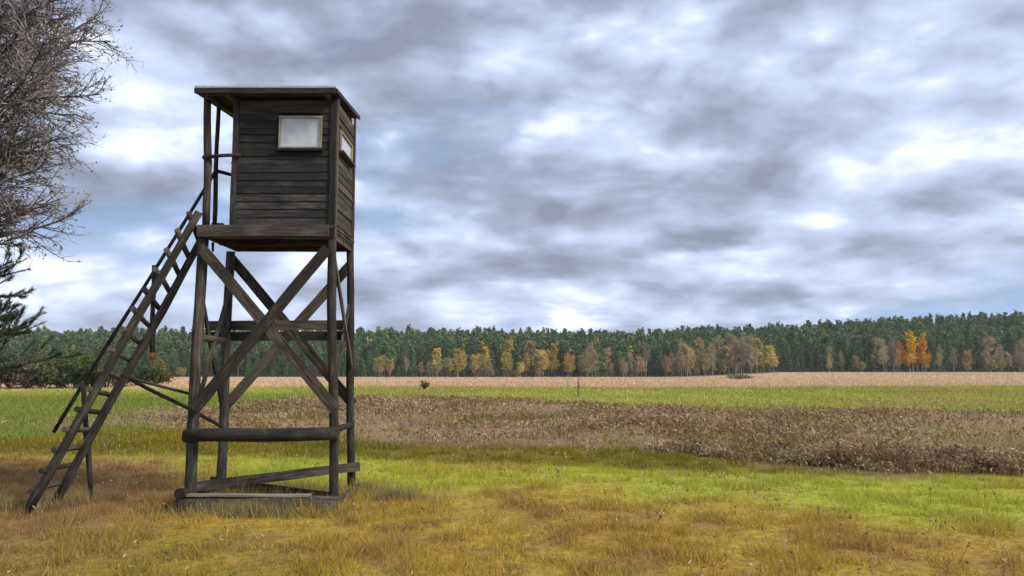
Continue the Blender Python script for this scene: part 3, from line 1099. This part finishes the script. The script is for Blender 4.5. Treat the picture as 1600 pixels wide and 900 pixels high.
def shrub(name, X, Y, h, r, colr, label, cat='shrub', nleaf=1500, bare=False, group=None, leaf=.085):
    st, fo = Acc(), Acc()
    tips = []
    for i in range(16):
        ang = rng.uniform(0, 6.283)
        L = r * rng.uniform(.2, 1)
        e = np.array((math.cos(ang) * L, math.sin(ang) * L, h * rng.uniform(.55, 1) * (1 - .35 * (L / r) ** 2)))
        mid = e * np.array((.35, .35, .55))
        st.tube([(e[0] * .06, e[1] * .06, -.05), mid, e], [.03, .02, .008], (.09, .065, .05), 4)
        tips.append((mid, e))
    ids = rng.integers(0, 16, nleaf)
    f = rng.uniform(-.2, 1.08, nleaf)[:, None]
    b0 = np.array([tips[q][0] for q in ids]) * (1 - f) + np.array([tips[q][1] for q in ids]) * f + rng.normal(size=(nleaf, 3)) * np.array((r * .16, r * .16, h * .08))
    b0[:, 2] = np.maximum(b0[:, 2], .03)
    clump = rng.uniform(.65, 1.35, (16, 1))[ids]
    if bare:
        d = rng.normal(size=(nleaf, 3)) * .5 + (0, 0, .8)
        d /= np.linalg.norm(d, axis=1)[:, None]
        fo.spikes(b0, d, rng.uniform(.2, .5, nleaf), .03, shade(colr, nleaf, .3) * clump)
    else:
        fo.quads(b0, leaf, shade(colr, nleaf, .3) * clump, 1.3)
    M = Matrix.Translation((X, Y, float(terrain(X, Y))))
    e = empty(name, None, label, cat, group, M)
    link(bpy.data.objects.new('stem', st.mesh('stem', M_TWIG)), M, e)
    link(bpy.data.objects.new('foliage', fo.mesh('foliage', M_LEAF)), M, e)
    return e


LS = [(-6, 62, 3.0, 2.6, (.045, .065, .022), 'g'), (22, 66, 3.6, 2.6, (.10, .085, .06), 'b'), (48, 63, 2.2, 2.0, (.10, .075, .05), 'r'), (72, 67, 2.7, 2.2, (.05, .07, .022), 'g'),
      (98, 63, 2.6, 2.0, (.085, .105, .03), 'g'), (122, 66, 2.9, 2.2, (.09, .11, .03), 'g'), (148, 63, 2.2, 1.9, (.05, .07, .022), 'g'), (172, 66, 2.6, 2.2, (.08, .09, .05), 'b'),
      (198, 70, 2.0, 1.8, (.055, .075, .025), 'g'), (222, 74, 2.2, 1.9, (.045, .065, .022), 'g'), (246, 80, 2.2, 1.8, (.20, .17, .05), 'y'), (-30, 64, 3.2, 2.6, (.05, .07, .02), 'g'), (-55, 62, 3.4, 2.6, (.06, .07, .025), 'g')]
LBL = {'g': ('leafy green shrub in the hedge on the edge of the green meadow', 'green hedge shrubs'), 'b': ('grey-brown leafless shrub in the hedge on the edge of the green meadow', 'bare hedge shrubs'),
       'r': ('dull brown shrub in the hedge on the edge of the green meadow', None), 'y': ('yellowing shrub at the end of the hedge behind the ladder', None)}
for px, Y, h, r, c, kd in LS:
    shrub('hedge_shrub', at_px(px, Y), Y, h, r, c, LBL[kd][0], group=LBL[kd][1], nleaf=2600, bare=kd == 'b', leaf=.12)
shrub('meadow_shrub', at_px(664, 62), 62, .8, .5, (.13, .14, .09), 'small grey-green shrub alone in the pale stubble behind the weeds', nleaf=420, leaf=.05)
shrub('meadow_shrub', at_px(1155, 150), 150, .9, 3.0, (.15, .16, .05), 'low spreading olive shrub near the leafless birches on the stubble', nleaf=1200, leaf=.16)


def sapling(px, Y, h, label, colr, group=None):
    tr, tw = Acc(), Acc()
    pts = [(0, 0, -.05), (.02, .01, h * .5), (.05, -.01, h)]
    tr.tube(pts, [.035, .022, .006], colr, 6)
    n_ = 40
    f = rng.uniform(.35, .98, n_)
    b0 = np.stack([f * .04, f * 0, f * h], 1)
    d = rng.normal(size=(n_, 3)) * .7 + (0, 0, .8)
    d /= np.linalg.norm(d, axis=1)[:, None]
    tw.spikes(b0, d, (1.1 - f) * h * .45, .018, shade(colr, n_, .3))
    X = at_px(px, Y)
    M = Matrix.Translation((X, Y, float(terrain(X, Y))))
    e = empty('sapling', None, label, 'sapling', group, M)
    link(bpy.data.objects.new('trunk', tr.mesh('trunk', M_TWIG)), M, e)
    link(bpy.data.objects.new('crown', tw.mesh('crown', M_TWIG)), M, e)


sapling(886, 46, 1.3, 'thin pale leafless sapling poking above the brown weeds', (.34, .30, .22))
sapling(902, 46, 1.4, 'thin dark leafless sapling poking above the brown weeds', (.07, .055, .04))

# ------------------------------------------------------------------ trees at the left edge
def curve(p, d, L, n, up=0.0, wig=.1):
    pts = [np.array(p, float)]
    d = np.array(d, float)
    d /= np.linalg.norm(d)
    for i in range(n):
        d = d + rng.normal(size=3) * wig + np.array((0, 0, up / n))
        d /= np.linalg.norm(d)
        pts.append(pts[-1] + d * L / n)
    return np.array(pts)


def along(pts, f):
    x = f * (len(pts) - 1)
    i = min(int(x), len(pts) - 2)
    t_ = x - i
    return pts[i] * (1 - t_) + pts[i + 1] * t_, (pts[i + 1] - pts[i]) / np.linalg.norm(pts[i + 1] - pts[i])


def side_dir(d, spread):
    u = np.cross(d, rng.normal(size=3))
    u /= np.linalg.norm(u)
    return d * math.cos(spread) + u * math.sin(spread)


# leafless broadleaf tree
TX, TY, TH = at_px(-70, 11.8), 11.8, 9.6
tr, tw, lf = Acc(), Acc(), Acc()
tp = curve((0, 0, -.1), (0.02, 0, 1), TH, 10, 0, .035)
tr.tube(tp, np.linspace(.17, .03, 11), (.085, .068, .055), 10)
base_c, twig_c = np.array((.085, .068, .056)), np.array((.24, .22, .215))
tb, td, tl = [], [], []
lb_ = []
for i in range(125):
    f = .37 + .61 * (i + rng.random()) / 125
    p, d = along(tp, f)
    ang = i * 2.4 + rng.uniform(-.4, .4)
    el = rng.uniform(.25, .75) + .5 * (f - .3)
    dd = np.array((math.cos(ang) * math.cos(el), math.sin(ang) * math.cos(el), math.sin(el)))
    L = (2.55 + 1.1 * math.sin(math.pi * min(1, max(0, (f - .2) / .8)))) * rng.uniform(.50, .95) * (.78 - .06 * f) * (.62 + .38 * min(1, (f - .37) / .25))
    limb = curve(p, dd, L, 7, -.05, .10)
    tr.tube(limb, np.linspace(.042 * (1.3 - f), .010, 8), base_c, 5)
    nb_ = int(L / .078)
    for j in range(nb_):
        q, e = along(limb, .12 + .86 * (j + rng.random()) / nb_)
        l2 = rng.uniform(.35, .95) * (1.15 - .5 * j / nb_)
        br = curve(q, side_dir(e, rng.uniform(.5, 1.0)), l2, 4, .12, .14)
        tw.tube(br, np.linspace(.010, .004, 5), base_c * rng.uniform(.8, 1.3), 3)
        for m_ in range(int(l2 / .055)):
            g, h = along(br, rng.uniform(.08, 1))
            tb.append(g)
            td.append(side_dir(h, rng.uniform(.4, .9)))
            tl.append(rng.uniform(.10, .34))
tb, td, tl = np.array(tb), np.array(td), np.array(tl)
tw.spikes(tb, td, tl, .012, shade(twig_c, len(tb), .35))
sub = rng.random(len(tb)) < .9
b2 = tb[sub] + td[sub] * (tl[sub] * rng.uniform(.3, .8, sub.sum()))[:, None]
d2 = td[sub] + rng.normal(size=(sub.sum(), 3)) * .55
d2 /= np.linalg.norm(d2, axis=1)[:, None]
tw.spikes(b2, d2, tl[sub] * .6, .009, shade(twig_c, sub.sum(), .35))
ls = rng.random(len(tb)) < .6
lfp = tb[ls] + td[ls] * tl[ls][:, None] * rng.uniform(.4, 1, (ls.sum(), 1))
lf.quads(lfp, .026, np.where(rng.random((ls.sum(), 1)) < .6, shade((.26, .22, .20), ls.sum(), .35), shade((.12, .09, .045), ls.sum(), .35)), 1.3)
M = Matrix.Translation((TX, TY, float(terrain(TX, TY))))
bt = empty('bare_tree', None, 'nearly leafless tree with dense grey-brown twigs reaching over the ladder side', 'tree', None, M)
link(bpy.data.objects.new('trunk', tr.mesh('trunk', M_TWIG, True)), M, bt)
cro = link(bpy.data.objects.new('crown', tw.mesh('crown', M_TWIG)), M, bt)
link(bpy.data.objects.new('leaves', lf.mesh('leaves', M_LEAF)), M, cro)

# pine beside it
PXX, PY, PH = at_px(-95, 12.6), 12.6, 5.3
tr, nd = Acc(), Acc()
tp = curve((0, 0, -.1), (0, 0, 1), PH, 8, 0, .03)
tr.tube(tp, np.linspace(.11, .02, 9), (.10, .07, .05), 8)
nb0, nd0, nc0 = [], [], []
for wz in np.linspace(1.75, PH - .25, 10):
    for q in range(6):
        p, d = along(tp, min(.98, wz / PH))
        ang = q * 1.047 + rng.uniform(-.4, .4) + wz * 3
        L = ((PH - wz) * .44 * rng.uniform(.65, 1.08) + .45)
        el = rng.uniform(.0, .35)
        br = curve(p, (math.cos(ang), math.sin(ang), el), L, 6, .35, .09)
        tr.tube(br, np.linspace(.022, .007, 7), (.085, .06, .045), 4)
        shoots = [br]
        for j in range(int(L / .16)):
            g, h = along(br, rng.uniform(.25, .97))
            s_ = curve(g, side_dir(h, rng.uniform(.5, .9)) + (0, 0, .2), rng.uniform(.22, .55), 3, .3, .1)
            tr.tube(s_, np.linspace(.008, .005, 4), (.09, .065, .05), 3)
            shoots.append(s_)
        for s_ in shoots:
            n_ = 120
            fs = rng.uniform(.45, 1, n_)
            for f in fs:
                g, h = along(s_, f)
                nb0.append(g)
                nd0.append(side_dir(h, rng.uniform(.35, .95)))
nb0, nd0 = np.array(nb0), np.array(nd0)
nd.spikes(nb0, nd0, rng.uniform(.06, .11, len(nb0)), .009, shade((.055, .085, .036), len(nb0), .4))
M = Matrix.Translation((PXX, PY, float(terrain(PXX, PY))))
pt = empty('young_pine', None, 'young green pine with drooping needle tufts beneath the leafless tree', 'pine tree', None, M)
link(bpy.data.objects.new('trunk', tr.mesh('trunk', M_TWIG)), M, pt)
link(bpy.data.objects.new('crown', nd.mesh('crown', M_LEAF)), M, pt)

# ------------------------------------------------------------------ grass and weeds


def scatter(n, y0, y1, pw, half):
    """points in the wedge in front of the camera, thinning with distance"""
    Y = (y0 ** pw + (y1 ** pw - y0 ** pw) * rng.random(n)) ** (1 / pw)
    X = rng.uniform(-1, 1, n) * (half * Y + 2.0)
    return X, Y


def blades(name, X, Y, hgt, wid, colr, lean, label):
    n = len(X)
    Z = terrain(X, Y)
    base = np.stack([X, Y, Z - .01], 1)
    d = np.stack([rng.normal(0, lean, n), rng.normal(0, lean, n), np.ones(n)], 1)
    d /= np.linalg.norm(d, axis=1)[:, None]
    a = Acc()
    a.spikes(base, d, hgt, wid, colr)
    o = link(bpy.data.objects.new(name, a.mesh(name, M_GRASS)))
    o['kind'] = 'stuff'
    o['label'] = label
    o['category'] = 'grass'
    return o


# near meadow
n = 640000
X, Y = scatter(n, 5.6, 19, 1.25, .72)
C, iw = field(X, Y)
tuft = fbm(X * 3.4 + 70, Y * 3.4 + 70, 3)
keep = rng.random(n) < np.clip(.40 + 2.4 * (tuft - .42), .08, 1) * (1 - .8 * iw)
X, Y, C, tuft = X[keep], Y[keep], C[keep], tuft[keep]
n = len(X)
near_t = np.exp(-(((X + 3.1) / 1.25) ** 2 + ((Y - 10.4) / 0.95) ** 2) ** 2)
h = (.028 + .13 * np.clip(tuft - .36, 0, .5) * 2) * rng.uniform(.4, 1.7, n) * (1 + near_t * 1.3)
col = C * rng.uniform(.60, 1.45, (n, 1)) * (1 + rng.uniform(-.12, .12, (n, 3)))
straw = rng.random(n) < .10
col[straw] = np.array((.46, .36, .18)) * rng.uniform(.7, 1.1, (straw.sum(), 1))
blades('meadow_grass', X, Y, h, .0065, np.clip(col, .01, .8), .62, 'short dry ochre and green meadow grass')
# taller tufts round the tower feet and the ladder foot
pts = []
for cx, cy, rr_, m_ in ((-3.1, F_ - .30, 1.25, 5200), (-2.05, R_ + .05, .55, 1800), (-3.9, R_ + .1, .4, 600), (-6.2, 10.1, .5, 1300), (-5.7, 10.7, .4, 700), (-3.0, R_ + .3, .9, 900), (-1.5, 10.7, .8, 1500)):
    ang, rad = rng.uniform(0, 6.283, m_), np.abs(rng.normal(0, .5, m_))
    pts.append(np.stack([cx + np.cos(ang) * rad * rr_, cy + np.sin(ang) * rad * .30], 1))
pts = np.concatenate(pts)
X, Y = pts[:, 0], pts[:, 1]
n = len(X)
col = np.where(rng.random((n, 1)) < .65, shade((.36, .28, .13), n, .3), shade((.24, .22, .06), n, .3))
blades('tall_grass', X, Y, rng.uniform(.08, .24, n), .006, col, .35, 'taller straw-coloured grass round the tower feet')
# loose dead stalks with seed heads in the near meadow
n = 5200
X, Y = scatter(n, 6, 20, 1.4, .74)
cl = fbm(X * .7 + 91, Y * .7 + 17, 3)
kp = rng.random(n) < np.clip((cl - .38) * 4, .05, 1)
X, Y = X[kp], Y[kp]
n = len(X)
d = np.stack([rng.normal(0, .30, n), rng.normal(0, .30, n), np.ones(n)], 1)
d /= np.linalg.norm(d, axis=1)[:, None]
base = np.stack([X, Y, terrain(X, Y) - .01], 1)
hh = rng.uniform(.08, .26, n)
cs = np.where(rng.random((n, 1)) < .5, shade((.45, .36, .20), n, .3), shade((.20, .125, .06), n, .35))
a = Acc()
a.spikes(base, d, hh, .007, cs)
hd = np.repeat(np.arange(n), 3)
pc = base[hd] + d[hd] * (hh[hd] * rng.uniform(.7, 1.0, len(hd)))[:, None] + rng.normal(size=(len(hd), 3)) * .006
a.quads(pc, .012, cs[hd] * rng.uniform(.7, 1.2, (len(hd), 1)), 1.8)
o = link(bpy.data.objects.new('dead_stalks', a.mesh('dead_stalks', M_GRASS)))
o['kind'] = 'stuff'
o['label'] = 'loose dead stalks standing in the near meadow'
o['category'] = 'grass'
# middle and far grass
n = 260000
X, Y = scatter(n, 17, 95, .55, .74)
C, iw = field(X, Y)
keep = rng.random(n) < (1 - .75 * iw)
X, Y, C = X[keep], Y[keep], C[keep]
n = len(X)
col = np.clip(C * rng.uniform(.75, 1.3, (n, 1)) * (1 + rng.uniform(-.1, .1, (n, 3))), .01, .8)
blades('field_grass', X, Y, rng.uniform(.05, .14, n) * (1 + Y / 120), .004 + .0011 * Y, col, .5, 'green and yellow grass of the fields behind the tower')
# reeds and stubble of the pale band
n = 60000
X, Y = scatter(n, 75, 282, .5, .74)
C, iw = field(X, Y)
pk = rng.random(n) < sstep(.95, 1.1, Y / B5(X))
X, Y, C = X[pk], Y[pk], C[pk]
n = len(X)
blades('stubble', X, Y, rng.uniform(.15, .42, n), .0011 * Y, np.clip(C * rng.uniform(.8, 1.25, (n, 1)), .01, .8), .3, 'pale pinkish stubble before the forest')

# brown weeds: stems with seed heads
n = 230000
X, Y = scatter(n, 13, 62, .75, .76)
C, iw = field(X, Y)
cl = fbm(X * .9 + 5, Y * .9 + 6, 3)
big = fbm(X * .22 + 15, Y * .12 + 36, 3)
keep = rng.random(n) < iw ** 1.5 * np.clip(.12 + 3.0 * (cl - .36), .02, 1) * np.clip(.35 + 3.0 * (big - .42), .12, 1)
X, Y, cl = X[keep], Y[keep], cl[keep]
n = len(X)
Z = terrain(X, Y)
front = np.exp(-np.maximum(0, Y / B3(X) - 1.02) / .16) * sstep(3.5, 7.0, X)         # tall rank growth on the right front edge
h = (.07 + .26 * np.clip(cl - .28, 0, .6)) * rng.uniform(.5, 1.5, n) * (1 + .7 * front)
d = np.stack([rng.normal(0, .28, n), rng.normal(0, .28, n), np.ones(n)], 1)
d /= np.linalg.norm(d, axis=1)[:, None]
base = np.stack([X, Y, Z - .02], 1)
pal = np.array([(.27, .170, .105), (.33, .225, .135), (.20, .125, .080), (.42, .32, .19), (.24, .19, .06)])
pat = fbm(X * .28 + 61, Y * .16 + 12, 4)
pat2 = fbm(X * .5 + 21, Y * .3 + 44, 3)
pr = rng.choice(5, n, p=[.36, .28, .20, .12, .04])
pr = np.where((pat > .53) & (rng.random(n) < .55), 4, pr)
pr = np.where((pat2 > .56) & (rng.random(n) < .5), 3, pr)
col = pal[pr] * rng.uniform(.75, 1.25, (n, 1))
col = col * (1 - front[:, None] * .35 * (rng.random((n, 1)) < .5)) * (1 + front[:, None] * .35 * (rng.random((n, 1)) < .3))
a = Acc()
a.spikes(base, d, h, .010 + .0006 * Y, col)
hd = np.repeat(np.arange(n), 3)
fr_ = rng.uniform(.45, 1.0, len(hd))
pc = base[hd] + d[hd] * (h[hd] * fr_)[:, None] + rng.normal(size=(len(hd), 3)) * .022
a.quads(pc, .020 + .0007 * Y[hd], np.clip(col[hd] * rng.uniform(.75, 1.35, (len(hd), 1)), .01, .7), 1.3)
# rank clumps along the front edge on the right
for i in range(120):
    px = random.uniform(1040, 1760)
    q = G(px, 0.0 + np.interp(px, [1000, 1300, 1600, 1800], [704, 731, 741, 745]) - abs(random.gauss(0, 1)) * (14 if px > 1300 else 9))
    m_ = int(random.uniform(50, 130))
    rr_ = random.uniform(.10, .30)
    hh = random.uniform(.12, .40) * (1.0 if px > 1300 else .55)
    bx, by = q.x + rng.normal(0, rr_, m_), q.y + rng.normal(0, rr_, m_)
    b0 = np.stack([bx, by, terrain(bx, by) - .01], 1)
    dd = np.stack([(bx - q.x) * 1.2 + rng.normal(0, .2, m_), (by - q.y) * 1.2 + rng.normal(0, .2, m_), np.ones(m_)], 1)
    dd /= np.linalg.norm(dd, axis=1)[:, None]
    ln = hh * rng.uniform(.5, 1.1, m_)
    cc_ = shade(random.choice([(.42, .33, .19), (.27, .22, .10), (.20, .125, .07), (.34, .23, .13), (.26, .165, .10)]), m_, .35)
    a.spikes(b0, dd, ln, .018, cc_)
    hd = np.repeat(np.arange(m_), 4)
    a.quads(b0[hd] + dd[hd] * (ln[hd] * rng.uniform(.55, 1.05, len(hd)))[:, None] + rng.normal(size=(len(hd), 3)) * .02, .026, np.clip(cc_[hd] * rng.uniform(.7, 1.35, (len(hd), 1)), .01, .7), 1.4)
wd_ = link(bpy.data.objects.new('dead_weeds', a.mesh('dead_weeds', M_GRASS)))
wd_['kind'] = 'stuff'
wd_['label'] = 'belt of dead brown weeds and seed heads across the meadow'
wd_['category'] = 'weeds'

# ------------------------------------------------------------------ thin autumn haze round the whole place
hz_m = bpy.data.materials.new('haze')
hz_m.use_nodes = True
t = NT(hz_m.node_tree)
t.n.clear()
vo = t.new('ShaderNodeVolumePrincipled')
vo.inputs['Color'].default_value = (.86, .90, .96, 1)
vo.inputs['Density'].default_value = HAZE
mo_ = t.new('ShaderNodeOutputMaterial')
t.l.new(vo.outputs[0], mo_.inputs['Volume'])
bm = bmesh.new()
bmesh.ops.create_cube(bm, size=1)
me = bpy.data.meshes.new('haze')
bm.to_mesh(me)
bm.free()
me.materials.append(hz_m)
hz_o = link(bpy.data.objects.new('haze', me), Matrix.Translation((0, 690, 15)) @ Matrix.Diagonal((3400, 1500, 66, 1)))
hz_o['kind'] = 'stuff'
hz_o['label'] = 'thin pale haze softening the far forest'
